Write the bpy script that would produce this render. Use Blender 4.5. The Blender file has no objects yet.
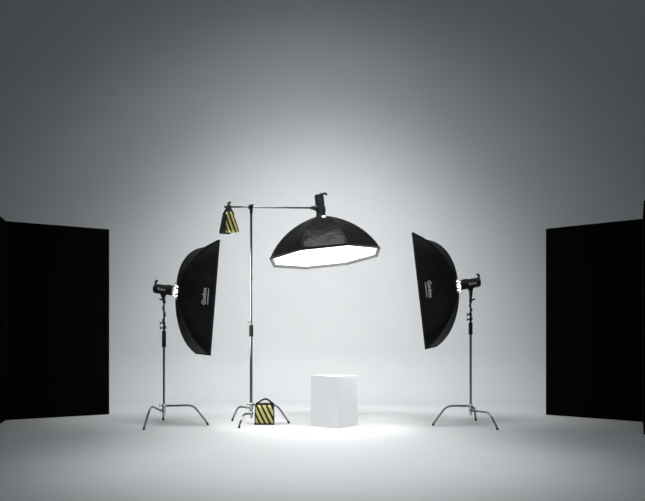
import bpy, bmesh, math, random
from mathutils import Vector, Matrix
V = Vector
PI = math.pi
random.seed(3)
scene = bpy.context.scene
COL = scene.collection

FOC = 700.0                       # focal length in pixels of the 645-wide frame
CX, HY, CAMZ = 322.5, 338.0, 1.0  # principal column, horizon row, camera height


def at(x, y, d):
    """world point seen at pixel (x, y) at true distance d in front of the camera"""
    return V(((x - CX) * d / FOC, d, CAMZ + (HY - y) * d / FOC))


# ------------------------------------------------------------------ materials
def mat(name, col, rough=0.5, metal=0.0, spec=0.5, sheen=0.0, emit=None, strength=0.0, bump=0.0, bscale=200.0, bdist=0.01, vary=0.0, vscale=3.0):
    m = bpy.data.materials.new(name)
    m.use_nodes = True
    nt = m.node_tree
    b = nt.nodes['Principled BSDF']
    b.inputs['Base Color'].default_value = (*col, 1)
    b.inputs['Roughness'].default_value = rough
    b.inputs['Metallic'].default_value = metal
    b.inputs['Specular IOR Level'].default_value = spec
    if sheen:
        b.inputs['Sheen Weight'].default_value = sheen
    if emit:
        b.inputs['Emission Color'].default_value = (*emit, 1)
        b.inputs['Emission Strength'].default_value = strength
    tc = None
    if bump or vary:
        tc = nt.nodes.new('ShaderNodeTexCoord')
    if bump:
        n = nt.nodes.new('ShaderNodeTexNoise')
        n.inputs['Scale'].default_value = bscale
        n.inputs['Detail'].default_value = 3
        bp = nt.nodes.new('ShaderNodeBump')
        bp.inputs['Strength'].default_value = bump
        bp.inputs['Distance'].default_value = bdist
        nt.links.new(tc.outputs['Object'], n.inputs['Vector'])
        nt.links.new(n.outputs['Fac'], bp.inputs['Height'])
        nt.links.new(bp.outputs['Normal'], b.inputs['Normal'])
    if vary:
        n = nt.nodes.new('ShaderNodeTexNoise')
        n.inputs['Scale'].default_value = vscale
        n.inputs['Detail'].default_value = 4
        r = nt.nodes.new('ShaderNodeMapRange')
        r.inputs['From Min'].default_value = 0.3
        r.inputs['From Max'].default_value = 0.7
        r.inputs['To Min'].default_value = 1 - vary
        r.inputs['To Max'].default_value = 1
        mx = nt.nodes.new('ShaderNodeVectorMath')
        mx.operation = 'SCALE'
        mx.inputs[0].default_value = col
        nt.links.new(tc.outputs['Object'], n.inputs['Vector'])
        nt.links.new(n.outputs['Fac'], r.inputs['Value'])
        nt.links.new(r.outputs['Result'], mx.inputs['Scale'])
        nt.links.new(mx.outputs['Vector'], b.inputs['Base Color'])
    return m


M = {}
M['cyc'] = mat('white_cyclorama_paint', (0.79, 0.80, 0.805), rough=0.6, spec=0.25, vary=0.03, vscale=1.3)
M['chrome'] = mat('chromed_steel', (0.26, 0.265, 0.27), rough=0.30, metal=1.0)
M['dark_steel'] = mat('dark_steel', (0.06, 0.06, 0.065), rough=0.4, metal=1.0)
M['bright_chrome'] = mat('bright_chrome', (0.62, 0.63, 0.64), rough=0.25, metal=1.0)
M['black_plastic'] = mat('black_plastic', (0.012, 0.012, 0.014), rough=0.42)
M['black_rubber'] = mat('black_rubber', (0.015, 0.015, 0.016), rough=0.8, spec=0.2)
M['fabric'] = mat('black_softbox_nylon', (0.007, 0.007, 0.008), rough=0.45, spec=0.16, bump=1.0, bscale=5.0, bdist=0.035)
M['fabric_matte'] = mat('black_matte_nylon', (0.018, 0.018, 0.019), rough=0.62, spec=0.07, bump=1.0, bscale=5.0, bdist=0.035)
M['seam'] = mat('black_seam_tape', (0.009, 0.009, 0.01), rough=0.7, spec=0.3)
M['lip'] = mat('grey_lip_fabric', (0.19, 0.19, 0.195), rough=0.8, spec=0.2)
M['flat'] = mat('matte_black_foam_board', (0.0022, 0.0022, 0.0025), rough=0.95, spec=0.03)
M['white_box'] = mat('white_painted_board', (0.80, 0.81, 0.82), rough=0.55, spec=0.3)
M['print'] = mat('white_print', (0.85, 0.85, 0.85), rough=0.6)
M['diff_side'] = mat('lit_white_diffuser_side', (0.8, 0.8, 0.8), rough=0.8, emit=(1.0, 0.995, 0.985), strength=8.0)
M['diff_top'] = mat('lit_white_diffuser_top', (0.8, 0.8, 0.8), rough=0.8, emit=(1.0, 0.995, 0.985), strength=1.7)
M['lamp'] = mat('lit_flash_glass', (0.9, 0.9, 0.9), rough=0.2, emit=(1.0, 1.0, 1.0), strength=1.6)
M['strap'] = mat('black_webbing', (0.012, 0.012, 0.013), rough=0.8, spec=0.2)


def stripes(name, slope, period, duty, yellow=(0.62, 0.56, 0.20), black_left=None):
    m = mat(name, (0.6, 0.5, 0.1), rough=0.7, spec=0.25)
    nt = m.node_tree
    b = nt.nodes['Principled BSDF']
    tc = nt.nodes.new('ShaderNodeTexCoord')
    sep = nt.nodes.new('ShaderNodeSeparateXYZ')
    nt.links.new(tc.outputs['Object'], sep.inputs[0])

    def math_(op, a, b_=None, c=None):
        n = nt.nodes.new('ShaderNodeMath')
        n.operation = op
        for i, v in enumerate((a, b_, c)):
            if v is None:
                continue
            if hasattr(v, 'links'):
                nt.links.new(v, n.inputs[i])
            else:
                n.inputs[i].default_value = v
        return n.outputs[0]
    s = math_('MULTIPLY_ADD', sep.outputs['Z'], slope, sep.outputs['X'])
    f = math_('FRACT', math_('DIVIDE', math_('ADD', s, 10.0), period))
    on = math_('LESS_THAN', f, duty)
    if black_left is not None:
        on = math_('MULTIPLY', on, math_('GREATER_THAN', sep.outputs['X'], black_left))
    mx = nt.nodes.new('ShaderNodeMix')
    mx.data_type = 'RGBA'
    nt.links.new(on, mx.inputs[0])
    mx.inputs[6].default_value = (0.012, 0.011, 0.012, 1)
    mx.inputs[7].default_value = (*yellow, 1)
    nt.links.new(mx.outputs[2], b.inputs['Base Color'])
    return m


M['stripe'] = stripes('yellow_black_hazard_canvas', 0.50, 0.0590, 0.56)
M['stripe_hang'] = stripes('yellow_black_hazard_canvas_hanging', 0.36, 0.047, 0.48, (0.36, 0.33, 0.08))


# ------------------------------------------------------------------ mesh tools
class MB:
    def __init__(self):
        self.bm = bmesh.new()

    def faces(self, verts, faces, smooth=False):
        vs = [self.bm.verts.new(v) for v in verts]
        for f in faces:
            try:
                fc = self.bm.faces.new([vs[i] for i in f])
                fc.smooth = smooth
            except ValueError:
                pass
        return vs

    def box(self, c, ax, ay, az, bevel=0.0):
        """oriented box: centre and three half-axis vectors"""
        c, ax, ay, az = V(c), V(ax), V(ay), V(az)
        vs = [c + sx * ax + sy * ay + sz * az for sx in (-1, 1) for sy in (-1, 1) for sz in (-1, 1)]
        t = bmesh.new()
        bv = [t.verts.new(v) for v in vs]
        for f in ((0, 1, 3, 2), (4, 6, 7, 5), (0, 4, 5, 1), (2, 3, 7, 6), (0, 2, 6, 4), (1, 5, 7, 3)):
            t.faces.new([bv[i] for i in f])
        bmesh.ops.recalc_face_normals(t, faces=t.faces)
        if bevel:
            bmesh.ops.bevel(t, geom=list(t.edges), offset=bevel, segments=2, affect='EDGES', profile=0.5)
        self.merge(t)

    def merge(self, t):
        me = bpy.data.meshes.new('tmp')
        t.to_mesh(me)
        t.free()
        self.bm.from_mesh(me)
        bpy.data.meshes.remove(me)

    def tube(self, pts, r, n=12, cap=True, closed=False):
        pts = [V(p) for p in pts]
        rs = r if isinstance(r, (list, tuple)) else [r] * len(pts)
        m = len(pts)
        ref = None
        rings = []
        for i, p in enumerate(pts):
            if closed:
                t = (pts[(i + 1) % m] - pts[i - 1]).normalized()
            elif i == 0:
                t = (pts[1] - p).normalized()
            elif i == m - 1:
                t = (p - pts[-2]).normalized()
            else:
                t = ((pts[i + 1] - p).normalized() + (p - pts[i - 1]).normalized()).normalized()
            if ref is None:
                ref = t.orthogonal().normalized()
            ref = (ref - t * ref.dot(t)).normalized()
            b = t.cross(ref)
            rings.append([self.bm.verts.new(p + rs[i] * (math.cos(2 * PI * k / n) * ref + math.sin(2 * PI * k / n) * b)) for k in range(n)])
        last = m if closed else m - 1
        for i in range(last):
            A, B = rings[i], rings[(i + 1) % m]
            for k in range(n):
                f = self.bm.faces.new((A[k], A[(k + 1) % n], B[(k + 1) % n], B[k]))
                f.smooth = True
        if cap and not closed:
            self.bm.faces.new(list(reversed(rings[0])))
            self.bm.faces.new(rings[-1])

    def lathe(self, base, axis, prof, n=24):
        """prof: list of (distance along axis, radius)"""
        axis = V(axis).normalized()
        u = axis.orthogonal().normalized()
        w = axis.cross(u)
        rings = []
        for a, r in prof:
            rings.append([self.bm.verts.new(V(base) + axis * a + max(r, 1e-4) * (math.cos(2 * PI * k / n) * u + math.sin(2 * PI * k / n) * w)) for k in range(n)])
        for i in range(len(prof) - 1):
            for k in range(n):
                self.bm.faces.new((rings[i][k], rings[i][(k + 1) % n], rings[i + 1][(k + 1) % n], rings[i + 1][k]))
        self.bm.faces.new(list(reversed(rings[0])))
        self.bm.faces.new(rings[-1])

    def build(self, name, m, parent=None, origin=None, recalc=True):
        bm = self.bm
        if recalc:
            bmesh.ops.recalc_face_normals(bm, faces=bm.faces)
        o_ = V(origin) if origin is not None else V((0, 0, 0))
        bmesh.ops.translate(bm, vec=-o_, verts=bm.verts)
        me = bpy.data.meshes.new(name)
        bm.to_mesh(me)
        bm.free()
        me.materials.append(m)
        ob = bpy.data.objects.new(name, me)
        COL.objects.link(ob)
        if parent is not None:
            ob.parent = parent
        else:
            ob.location = o_
        return ob


class Thing:
    """an Empty at the thing's base; part() builds a child in world coordinates"""
    def __init__(self, name, label, cat, loc, group=None):
        self.loc = V(loc)
        self.e = bpy.data.objects.new(name, None)
        self.e.empty_display_size = 0.1
        COL.objects.link(self.e)
        self.e.location = self.loc
        tag(self.e, label, cat, group)

    def part(self, name, mb, m, parent=None, label=None):
        o = mb.build(name, m, parent or self.e, self.loc)
        if label:
            o['label'] = label
        return o


def tag(o, label, cat, group=None):
    o['label'] = label
    o['category'] = cat
    if group:
        o['group'] = group


def smooth_path(pts, r=0.05, n=6):
    """round the corners of a polyline"""
    pts = [V(p) for p in pts]
    out = [pts[0]]
    for i in range(1, len(pts) - 1):
        a, p, b = pts[i - 1], pts[i], pts[i + 1]
        ra = min(r, (a - p).length * 0.45)
        rb = min(r, (b - p).length * 0.45)
        p0, p1 = p + (a - p).normalized() * ra, p + (b - p).normalized() * rb
        for k in range(n + 1):
            t = k / n
            out.append((1 - t) ** 2 * p0 + 2 * t * (1 - t) * p + t * t * p1)
    out.append(pts[-1])
    return out


# ------------------------------------------------------------------ the setting
FLOOR_END = 10.9
COVE = 0.8
HALF = 11.0
floor = MB()
floor.faces([(-HALF, -4, 0), (HALF, -4, 0), (HALF, FLOOR_END, 0), (-HALF, FLOOR_END, 0)], [(0, 1, 2, 3)])
fo = floor.build('floor', M['cyc'])
fo['kind'] = 'structure'
fo['label'] = 'white painted studio floor running into the curved backdrop'
wall = MB()
prof = []
NC = 28
for k in range(NC + 1):
    a = k / NC * PI / 2
    prof.append((FLOOR_END + COVE * math.sin(a), COVE * (1 - math.cos(a))))
prof.append((FLOOR_END + COVE, 9.5))
vs, fs = [], []
for y, z in prof:
    vs += [(-HALF, y, z), (HALF, y, z)]
for i in range(len(prof) - 1):
    fs.append((2 * i, 2 * i + 1, 2 * i + 3, 2 * i + 2))
wall.faces(vs, fs, smooth=True)
wo = wall.build('wall_back', M['cyc'], recalc=False)
wo['kind'] = 'structure'
wo['label'] = 'white seamless cyclorama wall with a curved foot'


# ------------------------------------------------------------------ black V-flats
def v_flat(label, hinge, far, near, H=2.42, th=0.04, side=1):
    """two boards taped at the hinge; `near` is the wing that comes towards the camera"""
    h, f, n = V((*hinge, 0)), V((*far, 0)), V((*near, 0))
    t = Thing('v_flat', label, 'v-flat', h, 'black v-flats flanking the set')

    def board(a, b, back):
        d = (b - a)
        L = d.length
        d.normalize()
        nrm = V((-d.y, d.x, 0))
        if nrm.dot(back) < 0:
            nrm = -nrm
        mb = MB()
        mb.box(a + d * L / 2 + nrm * th / 2 + V((0, 0, H / 2 + 0.002)), d * (L / 2), nrm * th / 2, V((0, 0, H / 2)), bevel=0.003)
        t.part('panel', mb, M['flat'])
    outer_f = V((side * 0.3, 1, 0))
    outer_n = V((side, 0.1, 0))
    gap = 0.004
    board(h + (f - h).normalized() * gap, f, outer_f)
    board(h + (n - h).normalized() * gap, n, outer_n)
    tape = MB()
    tape.tube([h + V((0, 0, 0.004)), h + V((0, 0, H))], 0.006, 8)
    t.part('hinge_tape', tape, M['strap'])
    return t


v_flat('folding black v-flat standing on the left, behind the left tall softbox', (-3.845, 8.51), (-2.79, 9.16), (-3.545, 7.33), side=-1)
v_flat('folding black v-flat standing on the right, behind the right tall softbox', (3.815, 8.34), (2.905, 9.107), (3.318, 7.23), side=1)


# ------------------------------------------------------------------ plinth
def plinth():
    F = V((0.171, 7.735, 0))
    a = math.radians(140)
    ea, eb = V((math.cos(a), math.sin(a), 0)), V((math.sin(a), -math.cos(a), 0))
    La, Lb, H = 0.40, 0.365, 0.572
    mb = MB()
    c = F + ea * La / 2 + eb * Lb / 2 + V((0, 0, H / 2 + 0.001))
    mb.box(c, ea * La / 2, eb * Lb / 2, V((0, 0, H / 2)), bevel=0.004)
    o = mb.build('display_plinth', M['white_box'], None, c - V((0, 0, H / 2)))
    tag(o, 'plain white box plinth standing on the floor under the octagonal softbox', 'plinth')


plinth()


# ------------------------------------------------------------------ softboxes
def rod(A, F, n, D, t, mix, r0):
    """point on the bent rod that runs from the speed ring at A to frame corner F"""
    d = F - A
    rad = d - n * d.dot(n)
    ax = mix * (1 - math.cos(t * PI / 2)) + (1 - mix) * t
    ra = mix * math.sin(t * PI / 2) + (1 - mix) * t
    return A + n * (d.dot(n) * ax) + rad * (r0 + (1 - r0) * ra)


def panel_point(A, Fs, n, k, t, v, mix, r0, sag):
    a = rod(A, Fs[k], n, 0, t, mix[k], r0)
    b = rod(A, Fs[(k + 1) % len(Fs)], n, 0, t, mix[(k + 1) % len(Fs)], r0)
    p = a.lerp(b, v)
    s = sag * math.sin(PI * t) * 4 * v * (1 - v) * (a - b).length
    mid = A + n * (p - A).dot(n)
    return p + (mid - p).normalized() * s


def softbox(name, label, cat, A, Fs, n, base, mix, r0, sag, diff, lip=0.035, group=None, logo=None, lipmat='lip'):
    n = n.normalized()
    t = Thing(name, label, cat, base, group)
    N = len(Fs)
    NT, NV = 18, 8
    sh = MB()
    for k in range(N):
        grid = [[sh.bm.verts.new(panel_point(A, Fs, n, k, i / NT, j / NV, mix, r0, sag)) for j in range(NV + 1)] for i in range(NT + 1)]
        for i in range(NT):
            for j in range(NV):
                f = sh.bm.faces.new((grid[i][j], grid[i][j + 1], grid[i + 1][j + 1], grid[i + 1][j]))
                f.smooth = True
    bmesh.ops.remove_doubles(sh.bm, verts=sh.bm.verts, dist=0.0004)
    for e in sh.bm.edges:            # crisp ridges along the rods
        if len(e.link_faces) == 2 and e.link_faces[0].normal.length >= 0:
            e.smooth = True
    shell = t.part('fabric_shell', sh, M['fabric_matte' if lipmat == 'seam' else 'fabric'])
    md = shell.modifiers.new('Solidify', 'SOLIDIFY')
    md.thickness = 0.003
    md.offset = 1
    seam = MB()
    for k in range(N):
        seam.tube([rod(A, Fs[k], n, 0, i / NT, mix[k], r0) for i in range(NT + 1)], 0.0055, 6)
    t.part('rib_seams', seam, M['seam'])
    # lip around the front: the diffuser is set back inside the shell
    C = sum(Fs, V((0, 0, 0))) / N
    D = (C - A).dot(n)
    NB = 8

    def loop(tt, sc):
        out = []
        for k in range(N):
            for j in range(NB):
                p = panel_point(A, Fs, n, k, tt, j / NB, mix, r0, sag)
                q = A + n * (p - A).dot(n)
                out.append(q + (p - q) * sc)
        return out
    lo_, hi_ = 0.5, 1.0
    mm = sum(mix) / N
    for _ in range(30):
        m_ = (lo_ + hi_) / 2
        if mm * (1 - math.cos(m_ * PI / 2)) + (1 - mm) * m_ < 1 - lip / D:
            lo_ = m_
        else:
            hi_ = m_
    tr = lo_
    front, back = loop(1.0, 0.990), loop(tr, 0.985)
    K = N * NB
    rim = MB()
    rim.faces(front + back, [(k, (k + 1) % K, K + (k + 1) % K, K + k) for k in range(K)])
    t.part('inner_lip', rim, M[lipmat])
    outer = loop(1.0, 1.0)
    hem = [p - n * 0.022 for p in loop(1.0, 1.004)]
    band = MB()
    band.faces(outer + front + hem, [f for k in range(K) for f in ((k, (k + 1) % K, K + (k + 1) % K, K + k), (k, 2 * K + k, 2 * K + (k + 1) % K, (k + 1) % K))])
    t.part('front_hem', band, M['seam'])
    df = MB()
    cen = sum(back, V((0, 0, 0))) / K
    dv = [p.lerp(cen, 0.003) for p in back]
    df.faces([cen] + dv, [(0, 1 + k, 1 + (k + 1) % K) for k in range(K)])
    dfo = t.part('diffuser', df, diff, label='glowing white front diffuser')
    sm = dfo.modifiers.new('Solidify', 'SOLIDIFY')
    sm.thickness = 0.003
    if logo:
        k, t0, v0, size, flip = logo
        P = lambda tt, vv: panel_point(A, Fs, n, k, tt, vv, mix, r0, sag)
        dt = (P(t0 + 0.01, v0) - P(t0 - 0.01, v0)).length / 0.02
        dv_ = (P(t0, v0 + 0.01) - P(t0, v0 - 0.01)).length / 0.02

        def place(me):
            me2 = bmesh.new()
            me2.from_mesh(me)
            xs = [q.co.x for q in me2.verts]
            cx = (min(xs) + max(xs)) / 2
            for q in me2.verts:
                a_, b_ = q.co.x - cx, q.co.y
                tt, vv = t0 - b_ / dt, v0 + flip * a_ / dv_
                p = P(tt, vv)
                e1 = P(tt + 0.01, vv) - p
                e2 = P(tt, vv + 0.01) - p
                nn = e1.cross(e2).normalized()
                if nn.y > 0:
                    nn = -nn
                q.co = p + nn * (0.005 + q.co.z)
            return me2
        cu = bpy.data.curves.new('logo', 'FONT')
        cu.body = 'Godox'
        cu.size = size
        cu.offset = 0.0012
        cu.resolution_u = 4
        ob = bpy.data.objects.new('logo', cu)
        COL.objects.link(ob)
        bpy.context.view_layer.update()
        me = bpy.data.meshes.new_from_object(ob.evaluated_get(bpy.context.evaluated_depsgraph_get()))
        bpy.data.objects.remove(ob)
        mb = MB()
        mb.bm = place(me)
        # the small line of print under the word
        g = bmesh.new()
        xx = -size * 1.15
        while xx < size * 1.15:
            w_ = size * random.uniform(0.09, 0.2)
            q = [g.verts.new((xx + dx, -size * 0.46 + dy, 0)) for dx, dy in ((0, 0), (w_, 0), (w_, size * 0.17), (0, size * 0.17))]
            g.faces.new(q)
            xx += w_ + size * 0.05
        gm = bpy.data.meshes.new('g')
        g.to_mesh(gm)
        g.free()
        mb.merge(place(gm))
        t.part('logo_print', mb, M['print'], parent=shell, label='small white lettering')
    return t


def strobe(label, A, n, up, group, base, panel_text=True, big=1.0, gap=0.03, glass=True):
    """monolight: front face at A, body runs back along -n"""
    n = n.normalized()
    up = (up - n * up.dot(n)).normalized()
    sd = n.cross(up)
    if sd.y > 0:
        sd = -sd                     # sd points to the camera side
    t = Thing('studio_strobe', label, 'studio light', base, group)
    L = (0.265 - gap * 0.6) * big
    R = 0.053 * big
    b = MB()
    b.lathe(A - n * gap, -n, [(0, R * 1.12), (0.018, R * 1.14), (0.022, R), (0.03, R), (L * 0.92, R), (L * 0.95, R * 1.04), (L, R * 1.02), (L + 0.004, R * 0.8)], 20)
    for s in (-1, 1):                # square shoulders and cooling ribs along the body
        b.box(A - n * (0.05 + L * 0.38) + up * s * R * 0.78, n * L * 0.42, up * R * 0.24, sd * R * 0.62, bevel=0.004)
    for q in range(5):
        b.box(A - n * (0.07 + q * 0.012) + up * R * 0.98, n * 0.003, up * R * 0.18, sd * R * 0.5)
    body = t.part('body', b, M['black_plastic'])
    hd = MB()
    e = A - n * (L + 0.02)
    hd.tube(
        [e + up * 0.005, e + up * R * 0.9 - n * 0.006, e + up * R * 1.35 - n * 0.012, e + up * R * 1.62 - n * 0.006, e + up * R * 1.7 + n * 0.012], 0.0135, 8)
    t.part('grab_handle', hd, M['black_plastic'])
    for s, q in ((-0.5, 0.4), (0.5, 0.4), (0.0, -0.45)):
        kn = MB()
        kn.lathe(e + n * 0.004 + sd * s * R + up * q * R, -n, [(0, 0.008), (0.012, 0.008), (0.014, 0.006)], 10)
        t.part('control_knob', kn, M['black_rubber'])
    # flash glass glowing in the gap at the mount
    if glass:
        g = MB()
        g.lathe(A - n * (gap - 0.001), n, [(0, R * 0.5), (gap * 0.6, R * 0.5), (gap, R * 0.4), (gap + 0.02, 0.01)], 20)
        t.part('flash_glass', g, M['lamp'], label='glowing flash tube glass')
    if panel_text:
        cu = bpy.data.curves.new('mark', 'FONT')
        cu.body = 'Godox'
        cu.size = 0.036
        cu.offset = 0.0008
        cu.resolution_u = 3
        ob = bpy.data.objects.new('mark', cu)
        COL.objects.link(ob)
        bpy.context.view_layer.update()
        me = bpy.data.meshes.new_from_object(ob.evaluated_get(bpy.context.evaluated_depsgraph_get()))
        bpy.data.objects.remove(ob)
        rd = n if n.x > 0 else -n    # reading direction, left to right for the camera
        bb = bmesh.new()
        bb.from_mesh(me)
        for q in bb.verts:
            x_, y_ = q.co.x - 0.055, q.co.y - 0.012
            q.co = A - n * (0.03 + L * 0.52) + rd * x_ + up * y_ + sd * (math.sqrt(max(R * R - y_ * y_, 0)) + 0.003)
        mb = MB()
        mb.bm = bb
        t.part('brand_print', mb, M['print'], parent=body, label='small white lettering')
    return t, body, up, sd, L, R


def speed_ring(t, A, n, R, mat_ring, arms=4, phase=0.785):
    n = n.normalized()
    u = V((0, 0, 1)) - n * n.z
    if u.length < 0.2:
        u = V((1, 0, 0)) - n * n.x
    u.normalize()
    w = n.cross(u)
    mb = MB()
    ring = [A + R * (math.cos(2 * PI * k / 28) * u + math.sin(2 * PI * k / 28) * w) for k in range(28)]
    mb.tube(ring, 0.006, 8, closed=True)
    for k in range(arms):
        a = phase + 2 * PI * k / arms
        d = math.cos(a) * u + math.sin(a) * w
        mb.tube([A + d * R, A + d * (R + 0.055) + n * 0.012], [0.007, 0.005], 8)
    t.part('speed_ring', mb, mat_ring, label='bright metal mounting ring')


def side_set(side):
    """one tall softbox, its strobe and its stand; side = -1 left, +1 right"""
    if side < 0:
        nb, nt_ = V((-1.208 + 0.01, 7.68, 0)), V((-1.125 + 0.01, 7.68, 0))
        FNb, FNt = at(211.5, 354, 7.66), at(219.5, 241.5, 7.66)
        FFb, FFt = at(196, 355, 8.36), at(205.5, 246.5, 8.36)
        A = at(177, 291.5, 7.93)
        tail = at(152.5, 288.0, 8.02)
        pole = at(164, 345, 8.0)
        sb_label = 'tall black softbox facing right, on the left light stand'
    else:
        FNb, FNt = at(425.5, 348.5, 7.62), at(411.0, 233.5, 7.62)
        FFb, FFt = at(435.5, 347.0, 8.34), at(424.5, 239.5, 8.34)
        A = at(457.5, 285.8, 7.95)
        tail = at(482, 281.6, 8.05)
        pole = at(470.6, 345, 8.0)
        sb_label = 'tall black softbox facing left, on the right light stand'
    # make the front frame planar
    C = (FNb + FNt + FFb + FFt) / 4
    h = ((FNt - FNb) + (FFt - FFb)) / 4
    w = ((FNb - FFb) + (FNt - FFt)) / 4
    Fs = [C + w - h, C + w + h, C - w + h, C - w - h]      # near bottom, near top, far top, far bottom
    n = w.cross(h).normalized()
    if (C - A).dot(n) < 0:
        n = -n
    softbox('tall_softbox', sb_label, 'softbox', A, Fs, n, A,
            (0.55, 0.60, 0.88, 0.62), 0.13, 0.03, M['diff_side'], lipmat='seam', group='tall softboxes at the sides of the set',
            logo=(0, 0.80, 0.5 if side < 0 else 0.50, 0.068, 1 if side < 0 else -1))
    ns = (A - tail).normalized()
    lab = 'black strobe head behind the %s tall softbox' % ('left' if side < 0 else 'right')
    cup = V((0, 0, 1))
    t, body, up, sd, L, R = strobe(lab, A - ns * 0.005, ns, cup, 'strobe heads on the side stands', V((pole.x, pole.y, 1.0 + (HY - 303) * 8.0 / FOC)), gap=0.026 if side < 0 else 0.014)
    speed_ring(t, A - ns * 0.012, ns, 0.058 if side < 0 else 0.054, M['bright_chrome'], 4, 0.6)
    # bracket under the body
    by = A.lerp(tail, 0.5)
    foot = V((pole.x, pole.y, CAMZ + (HY - 303) * 8.0 / FOC))
    under = V((pole.x, (A.y + tail.y) / 2, by.z - 0.045))
    br = MB()
    br.tube([under + V((0, 0, 0.02)) - ns * 0.03, under + V((0, 0, -0.03)) - ns * 0.005, foot + V((0, 0, 0.02))], [0.02, 0.022, 0.014], 10)
    br.tube([under + V((0, 0, 0.02)) + ns * 0.04, under + V((0, 0, -0.04)) + ns * 0.005, foot + V((0, 0, 0.03))], [0.012, 0.016, 0.014], 10)
    br.lathe(foot + V((0, 0, -0.002)), (0, 0, 1), [(0, 0.017), (0.05, 0.017)], 14)
    t.part('mounting_bracket', br, M['black_plastic'])
    kb = MB()
    kb.tube([foot + V((0, 0, 0.03)), foot + V((side * 0.05, -0.01, 0.045))], [0.007, 0.01], 8)
    t.part('tilt_knob', kb, M['black_rubber'])
    # stand -----------------------------------------------------------
    px, py = pole.x, pole.y
    where = 'left' if side < 0 else 'right'
    st = Thing('light_stand', 'steel light stand with three bent legs under the %s tall softbox' % where, 'light stand', (px, py, 0), 'light stands under the side softboxes')
    zz = lambda y: CAMZ + (HY - y) * py / FOC
    s_lo, s_hi = (347, 331) if side < 0 else (334.5, 322.5)
    p = MB()
    p.lathe((px, py, zz(413)), (0, 0, 1), [(0, 0.0135), (zz(s_lo - 1) - zz(413), 0.0135)], 16)
    st.part('pole', p, M['chrome'])
    p = MB()
    p.lathe((px, py, zz(s_lo)), (0, 0, 1), [(0, 0.020), (0.004, 0.023), (zz(s_hi) - zz(s_lo) - 0.004, 0.023), (zz(s_hi) - zz(s_lo), 0.018)], 16)
    st.part('grip_sleeve', p, M['black_rubber'])
    p = MB()
    z0 = zz(s_hi)
    p.lathe((px, py, z0), (0, 0, 1), [(0, 0.012), (0.02, 0.012), (0.022, 0.019), (0.05, 0.019), (0.052, 0.011), (0.075, 0.011), (0.078, 0.017), (0.10, 0.017), (0.102, 0.011), (zz(303) - z0 - 0.004, 0.008)], 14)
    riser = st.part('riser', p, M['dark_steel'])
    for dz in (0.035, 0.09):
        k = MB()
        s = -1
        k.tube([(px, py, z0 + dz), (px + s * 0.04, py - 0.01, z0 + dz)], 0.006, 8)
        k.tube([(px + s * 0.04, py - 0.01, z0 + dz - 0.018), (px + s * 0.04, py - 0.01, z0 + dz + 0.018)], 0.006, 8)
        st.part('locking_handle', k, M['black_plastic'])
    if side < 0:
        legs = [((143.8, 430.6), (150.5, 405.8), 412, 7.62), ((207.8, 425.2), (193.5, 405.2), 405.8, 8.03), ((163.2, 420.2), (163.5, 405.5), 409, 8.52)]
    else:
        legs = [((433.0, 425.6), (446.5, 405.8), 406, 7.99), ((497.5, 430.2), (489.5, 412.6), 410.5, 7.60), ((475.8, 420.5), (474.2, 407.0), 408, 8.46)]
    stand_base(st, px, py, legs)
    # mains lead winding down from the head
    cd = MB()
    pts = []
    drop = foot.z - z0 - 0.01
    for i in range(40):
        f = i / 39
        z = foot.z + 0.02 - f * drop
        a = f * 4.2 * PI
        rr = 0.015 + 0.004 * f
        pts.append((px + rr * math.cos(a), py + rr * math.sin(a), z))
    cd.tube(pts, 0.0055, 6)
    t.part('power_lead', cd, M['black_rubber'])
    return t


def stand_base(st, px, py, legs):
    zs = []
    for (fx, fy), (kx, ky), hubrow, d in legs:
        Fp = at(fx, fy, d)
        Fp = V((Fp.x, Fp.y, 0.012))
        hub = V((px, py, CAMZ + (HY - hubrow) * py / FOC))
        out = V((Fp.x - px, Fp.y - py, 0))
        # the knee stands over the line hub-foot, at the column seen in the photo
        kd = py + (Fp.y - py) * 0.72
        if abs(Fp.x - px) > 0.15:
            fr = ((kx - CX) * kd / FOC - px) / (Fp.x - px)
            fr = max(0.45, min(0.85, fr))
        else:
            fr = 0.66
        K = V((px + out.x * fr, py + out.y * fr, 0))
        K.z = CAMZ + (HY - ky) * K.y / FOC
        hub.z = min(hub.z, K.z + 0.004)
        leg = MB()
        leg.tube(smooth_path([hub, K, Fp + V((0, 0, 0.004))], 0.07, 7), 0.0115, 12)
        lo = st.part('leg', leg, M['chrome'])
        ft = MB()
        ft.tube([Fp + (K - Fp).normalized() * 0.018, Fp + V((0, 0, -0.004)), Fp + V((0, 0, -0.0115))], [0.0125, 0.013, 0.012], 12)
        st.part('rubber_foot', ft, M['black_rubber'], parent=lo)
        zs.append(hub.z)
    hb = MB()
    for z in zs:
        hb.lathe((px, py, z - 0.02), (0, 0, 1), [(0, 0.019), (0.004, 0.022), (0.036, 0.022), (0.04, 0.019)], 16)
    hb.lathe((px, py, min(zs) - 0.055), (0, 0, 1), [(0, 0.012), (0.01, 0.016), (max(zs) - min(zs) + 0.07, 0.016)], 14)
    st.part('hub', hb, M['bright_chrome'], label='bright metal hub')
    k = MB()
    z = max(zs) + 0.005
    k.tube([(px, py, z), (px - 0.045, py - 0.02, z)], 0.005, 8)
    k.tube([(px - 0.045, py - 0.02, z - 0.016), (px - 0.045, py - 0.02, z + 0.016)], 0.006, 8)
    st.part('locking_handle', k, M['bright_chrome'])


side_set(-1)
side_set(1)


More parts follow.
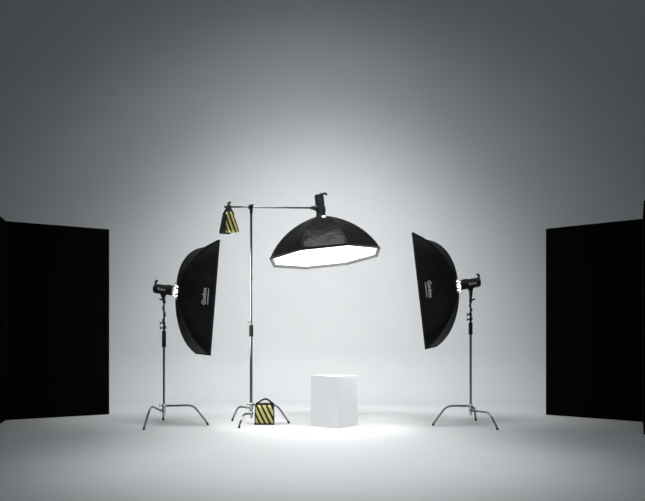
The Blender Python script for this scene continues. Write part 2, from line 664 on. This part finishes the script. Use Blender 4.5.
# ------------------------------------------------------------------ boom stand in the middle
BD = 8.12
bp = at(251.2, 400, BD)
BX = bp.x
bz = lambda y: CAMZ + (HY - y) * BD / FOC
st = Thing('boom_stand', 'tall steel stand in the middle that carries the horizontal boom', 'light stand', (BX, BD, 0))
p = MB()
p.lathe((BX, BD, bz(413)), (0, 0, 1), [(0, 0.0165), (bz(335) - bz(413), 0.0165)], 16)
st.part('pole', p, M['chrome'])
p = MB()
p.lathe((BX, BD, bz(336.5)), (0, 0, 1), [(0, 0.020), (0.004, 0.024), (bz(325) - bz(336.5) - 0.004, 0.024), (bz(325) - bz(336.5), 0.018)], 16)
st.part('grip_sleeve', p, M['black_rubber'])
p = MB()
p.lathe((BX, BD, bz(325)), (0, 0, 1), [(0, 0.013), (bz(280) - bz(325), 0.012), (bz(280) - bz(325) + 0.002, 0.017), (bz(275.5) - bz(325), 0.017), (bz(275.5) - bz(325) + 0.002, 0.0135), (bz(212.5) - bz(325), 0.0135)], 16)
st.part('riser', p, M['chrome'])
p = MB()
p.tube([(BX, BD, bz(322)), (BX - 0.035, BD - 0.02, bz(322))], 0.005, 8)
p.tube([(BX - 0.035, BD - 0.02, bz(323.5)), (BX - 0.035, BD - 0.02, bz(320.5))], 0.005, 8)
st.part('locking_handle', p, M['chrome'])
stand_base(st, BX, BD, [((239.0, 428.4), (242.8, 414.0), 413.5, 7.76), ((232.3, 421.0), (238.4, 406.5), 408, 8.43), ((288.8, 423.6), (276.6, 404.6), 404.4, 8.19)])
# grip head on top: the clamp disc sits beside the boom
ZB = bz(207.2)
p = MB()
p.lathe((BX, BD, bz(213.5)), (0, 0, 1), [(0, 0.017), (bz(209.6) - bz(213.5), 0.017)], 14)
p.lathe((BX - 0.001, BD - 0.046, ZB), (0, 1, 0), [(0, 0.02), (0.004, 0.028), (0.028, 0.028), (0.030, 0.022)], 18)
p.box((BX, BD - 0.016, ZB - 0.026), V((0.022, 0, 0)), V((0, 0.02, 0)), V((0, 0, 0.007)), bevel=0.002)
gh = st.part('grip_head', p, M['black_plastic'])
p = MB()
p.tube([(BX - 0.035, BD - 0.06, ZB - 0.022), (BX + 0.035, BD - 0.06, ZB + 0.022)], [0.011, 0.008], 8)
p.tube([(BX, BD - 0.04, ZB), (BX, BD - 0.066, ZB)], 0.008, 8)
st.part('clamp_lever', p, M['black_rubber'], parent=gh)

# boom arm
bl, brx = at(224.8, 207, BD).x, at(312.5, 207, BD).x
zr = bz(208.0)
zl = bz(206.8)
arm = Thing('boom', 'thin horizontal steel boom arm clamped on top of the middle stand', 'boom arm', (BX, BD, ZB))
p = MB()
p.tube([(bl, BD, zl), (BX, BD, ZB), (brx, BD, zr)], 0.0098, 12)
arm.part('tube', p, M['chrome'])
p = MB()
p.tube([(bl - 0.006, BD, zl), (bl + 0.016, BD, zl)], 0.0125, 12)
arm.part('end_cap', p, M['black_rubber'])
p = MB()
cxk = at(229.2, 207, BD).x
p.tube([(cxk, BD, zl + 0.008), (cxk, BD, zl + 0.042)], 0.006, 8)
p.tube([(cxk - 0.02, BD, zl + 0.046), (cxk + 0.022, BD, zl + 0.05)], [0.010, 0.012], 8)
p.lathe((cxk - 0.014, BD, zl), (1, 0, 0), [(0, 0.0155), (0.03, 0.0155)], 12)
arm.part('end_clamp', p, M['black_plastic'], label='black clamp with a knob')

# octagonal softbox
OC = V((0.0329, 8.10, 1.9218))
on = V((0.0996, -0.0690, -0.9926)).normalized()      # it shines this way: down
cor = [(-0.2312, 7.4917, 1.9375), (0.2738, 7.4856, 1.9887), (0.6378, 7.8393, 2.0006), (0.6474, 8.3458, 1.9664),
       (0.2971, 8.7082, 1.9060), (-0.2079, 8.7144, 1.8549), (-0.5719, 8.3607, 1.8429), (-0.5815, 7.8542, 1.8772)]
cor = [V(c) for c in cor]
cor = [OC + (c - on * (c - OC).dot(on) - OC) * 1.012 for c in cor]
OA = OC - on * 0.478
softbox('octagonal_softbox', 'large black octagonal softbox hanging from the boom, glowing white underneath', 'softbox', OA, cor, on, OA,
        (0.5,) * 8, 0.13, 0.035, M['diff_top'], lip=0.034)
t, body, up, sd, L, R = strobe('black strobe head on top of the octagonal softbox at the boom end', OA - on * 0.0, on, V((1, 0, 0)), None, OA, panel_text=False, big=0.98, gap=0.012, glass=False)
p = MB()
ring = []
u_ = (V((1, 0, 0)) - on * on.x).normalized()
w_ = on.cross(u_)
p.tube([OA + 0.064 * (math.cos(2 * PI * k / 28) * u_ + math.sin(2 * PI * k / 28) * w_) - on * 0.0 for k in range(28)], 0.014, 8, closed=True)
t.part('speed_ring', p, M['black_plastic'])
p = MB()
hs = at(323.9, 217.6, 7.955)
p.lathe(hs + V((0, 0.02, 0)), (0, -1, 0), [(0, 0.026), (0.014, 0.027), (0.026, 0.02), (0.032, 0.006)], 14)
t.part('lamp_opening', p, M['lamp'], label='bright spot of lamp light leaking at the mount')
# bracket to the boom
bc = OA - on * 0.115
p = MB()
p.tube([(brx - 0.03, BD, zr), (brx + 0.03, BD, zr), (bc.x - 0.03, BD + 0.01, zr - 0.002)], [0.0125, 0.03, 0.042], 14)
t.part('mounting_bracket', p, M['black_plastic'])


# ------------------------------------------------------------------ sandbags
def pouch(c, wx, wy, h, top_scale=1.0, yaw=0.0, lean=0.0, n=12, shear=0.0):
    """stuffed pouch, base centre c"""
    mb = MB()
    cs, sn = math.cos(yaw), math.sin(yaw)
    NA, NZ = 28, 12
    rings = []
    for i in range(NZ + 1):
        z = i / NZ
        bul = (1 - abs(2 * z - 1) ** 5) ** 0.5 if 0 < z < 1 else 0.0
        sc = (1 + (top_scale - 1) * z)
        ex = 0.92 + 0.08 * bul
        ey = 0.28 + 0.72 * bul * (1 - 0.25 * z)
        ring = []
        for k in range(NA):
            a = 2 * PI * k / NA
            ca, sa = math.cos(a), math.sin(a)
            x = wx / 2 * sc * ex * math.copysign(abs(ca) ** 0.45, ca)
            y = wy / 2 * ey * (0.6 + 0.4 * sc) * math.copysign(abs(sa) ** 0.75, sa)
            x += shear * z
            y += lean * z
            ring.append(mb.bm.verts.new(V(c) + V((x * cs - y * sn, x * sn + y * cs, h * z + 0.003 * math.sin(3 * a + z * 4)))))
        rings.append(ring)
    for i in range(NZ):
        for k in range(NA):
            f = mb.bm.faces.new((rings[i][k], rings[i][(k + 1) % NA], rings[i + 1][(k + 1) % NA], rings[i + 1][k]))
            f.smooth = True
    mb.bm.faces.new(list(reversed(rings[0])))
    mb.bm.faces.new(rings[-1])
    return mb


def ribbon(mb, pts, w, th, side):
    side = V(side).normalized()
    pts = [V(p) for p in pts]
    rings = []
    for i, p in enumerate(pts):
        t_ = (pts[min(i + 1, len(pts) - 1)] - pts[max(i - 1, 0)]).normalized()
        u = (side - t_ * side.dot(t_)).normalized()
        v = t_.cross(u)
        rings.append([mb.bm.verts.new(p + a * u * w / 2 + b * v * th / 2) for a, b in ((-1, -1), (1, -1), (1, 1), (-1, 1))])
    for i in range(len(rings) - 1):
        for k in range(4):
            mb.bm.faces.new((rings[i][k], rings[i][(k + 1) % 4], rings[i + 1][(k + 1) % 4], rings[i + 1][k]))
    mb.bm.faces.new(list(reversed(rings[0])))
    mb.bm.faces.new(rings[-1])


SX = at(264.6, 400, 8.08).x
sg = 'yellow and black striped sandbags'
sb = Thing('sandbag', 'yellow and black striped sandbag on the floor across a leg of the boom stand', 'sandbag', (SX, 8.13, 0), sg)
H = 0.232
f1 = pouch((SX, 8.075, 0.004), 0.212, 0.075, H - 0.012, 0.97, lean=0.012)
sb.part('pouch', f1, M['stripe'])
f2 = pouch((SX, 8.215, 0.004), 0.208, 0.075, H - 0.012, 0.97, lean=-0.02)
sb.part('pouch', f2, M['stripe'])
sad = MB()
sad.box((SX, 8.145, H - 0.002), V((0.104, 0, 0)), V((0, 0.062, 0)), V((0, 0, 0.012)), bevel=0.008)
sb.part('saddle', sad, M['strap'])
edge = MB()
for x_ in (-1, 1):
    edge.tube([(SX + x_ * 0.108, 8.068, 0.012), (SX + x_ * 0.108, 8.068, 0.11), (SX + x_ * 0.104, 8.078, 0.222)], 0.0055, 8)
edge.tube([(SX - 0.118, 8.05, 0.010), (SX + 0.112, 8.05, 0.010)], 0.008, 8)
sb.part('edge_binding', edge, M['strap'])
hn = MB()
pts = smooth_path([(SX - 0.1, 8.1, H + 0.006), (SX - 0.03, 8.1, H + 0.052), (SX + 0.008, 8.1, H + 0.064), (SX + 0.035, 8.1, H + 0.056), (SX + 0.1, 8.1, H + 0.006)], 0.02, 4)
ribbon(hn, pts, 0.03, 0.018, (0, 1, 0))
sb.part('handle', hn, M['strap'])

# sandbag hung from the boom end by its strap
HX = at(228.8, 207, BD).x
hb_ = Thing('sandbag', 'yellow and black striped sandbag hanging by its strap from the boom end', 'sandbag', (HX, BD, bz(233.5)), sg)
z0 = bz(233.4)
hh = bz(213.5) - z0
fb = pouch((at(224.6, 233, BD).x, BD + 0.035, z0), 0.145, 0.085, hh, 0.62, yaw=0.35, shear=0.018)
hb_.part('pouch', fb, M['strap'], label='black side of the bag')
fy = pouch((at(233.3, 233, BD).x, BD - 0.055, z0 + 0.004), 0.162, 0.085, hh, 0.46, yaw=-0.12, shear=-0.034)
hb_.part('pouch', fy, M['stripe_hang'])
hs_ = MB()
for (x_, y_, dz) in ((222.8, 0.03, 0.0), (233.8, -0.03, 0.0), (229.5, -0.05, -0.01)):
    b0 = V((at(x_, 214, BD).x, BD + y_, bz(214.5) + dz))
    ribbon(hs_, smooth_path([b0, (HX + (b0.x - HX) * 0.5, BD + y_ * 0.7, bz(210)), (HX + (b0.x - HX) * 0.12, BD + y_ * 0.55, bz(206.6)), (HX, BD, bz(204.9))], 0.02, 4), 0.036, 0.014, (0.3, 1, 0) if abs(y_) < 0.04 else (1, 0.2, 0))
hb_.part('strap', hs_, M['strap'])

# ------------------------------------------------------------------ light, camera
def added_spot(name, loc, aim, power, half, radius):
    l = bpy.data.lights.new(name, 'SPOT')
    l.energy = power
    l.spot_size = math.radians(2 * half)
    l.spot_blend = 1.0
    l.shadow_soft_size = radius
    l.color = (0.98, 0.992, 1.0)
    o = bpy.data.objects.new(name, l)
    COL.objects.link(o)
    o.location = loc
    o.rotation_euler = (V(aim) - V(loc)).to_track_quat('-Z', 'Y').to_euler()


# unseen soft spots added overhead to wash the cyclorama and fill the floor
for sx in (-1.2, 1.1):
    added_spot('added_backdrop_spot', (sx, 6.4, 6.5), (-0.08, 11.0, 0.3), 710, 36, 0.8)
added_spot('added_wide_backdrop_spot', (-0.3, 6.6, 6.6), (-0.25, 11.5, 0.6), 330, 56, 0.8)
added_spot('added_floor_spot', (0, 5.8, 6.6), (0, 5.75, 0), 1330, 23, 0.8)
w = bpy.data.worlds.new('World')
scene.world = w
w.use_nodes = True
bg = w.node_tree.nodes['Background']
bg.inputs['Color'].default_value = (0.72, 0.90, 1.0, 1)
bg.inputs['Strength'].default_value = 0.065

cam = bpy.data.cameras.new('camera')
co = bpy.data.objects.new('camera', cam)
COL.objects.link(co)
co.location = (0, 0, CAMZ)
co.rotation_euler = (PI / 2, 0, 0)
cam.sensor_fit = 'HORIZONTAL'
cam.sensor_width = 36.0
cam.lens = 36.0 * FOC / 645.0
cam.shift_y = (HY - 250.5) / 645.0
cam.clip_end = 100
scene.camera = co

vs_ = scene.view_settings
vs_.view_transform = 'Standard'
vs_.look = 'None'
vs_.gamma = 1
vs_.use_curve_mapping = False
vs_.exposure = 0.0
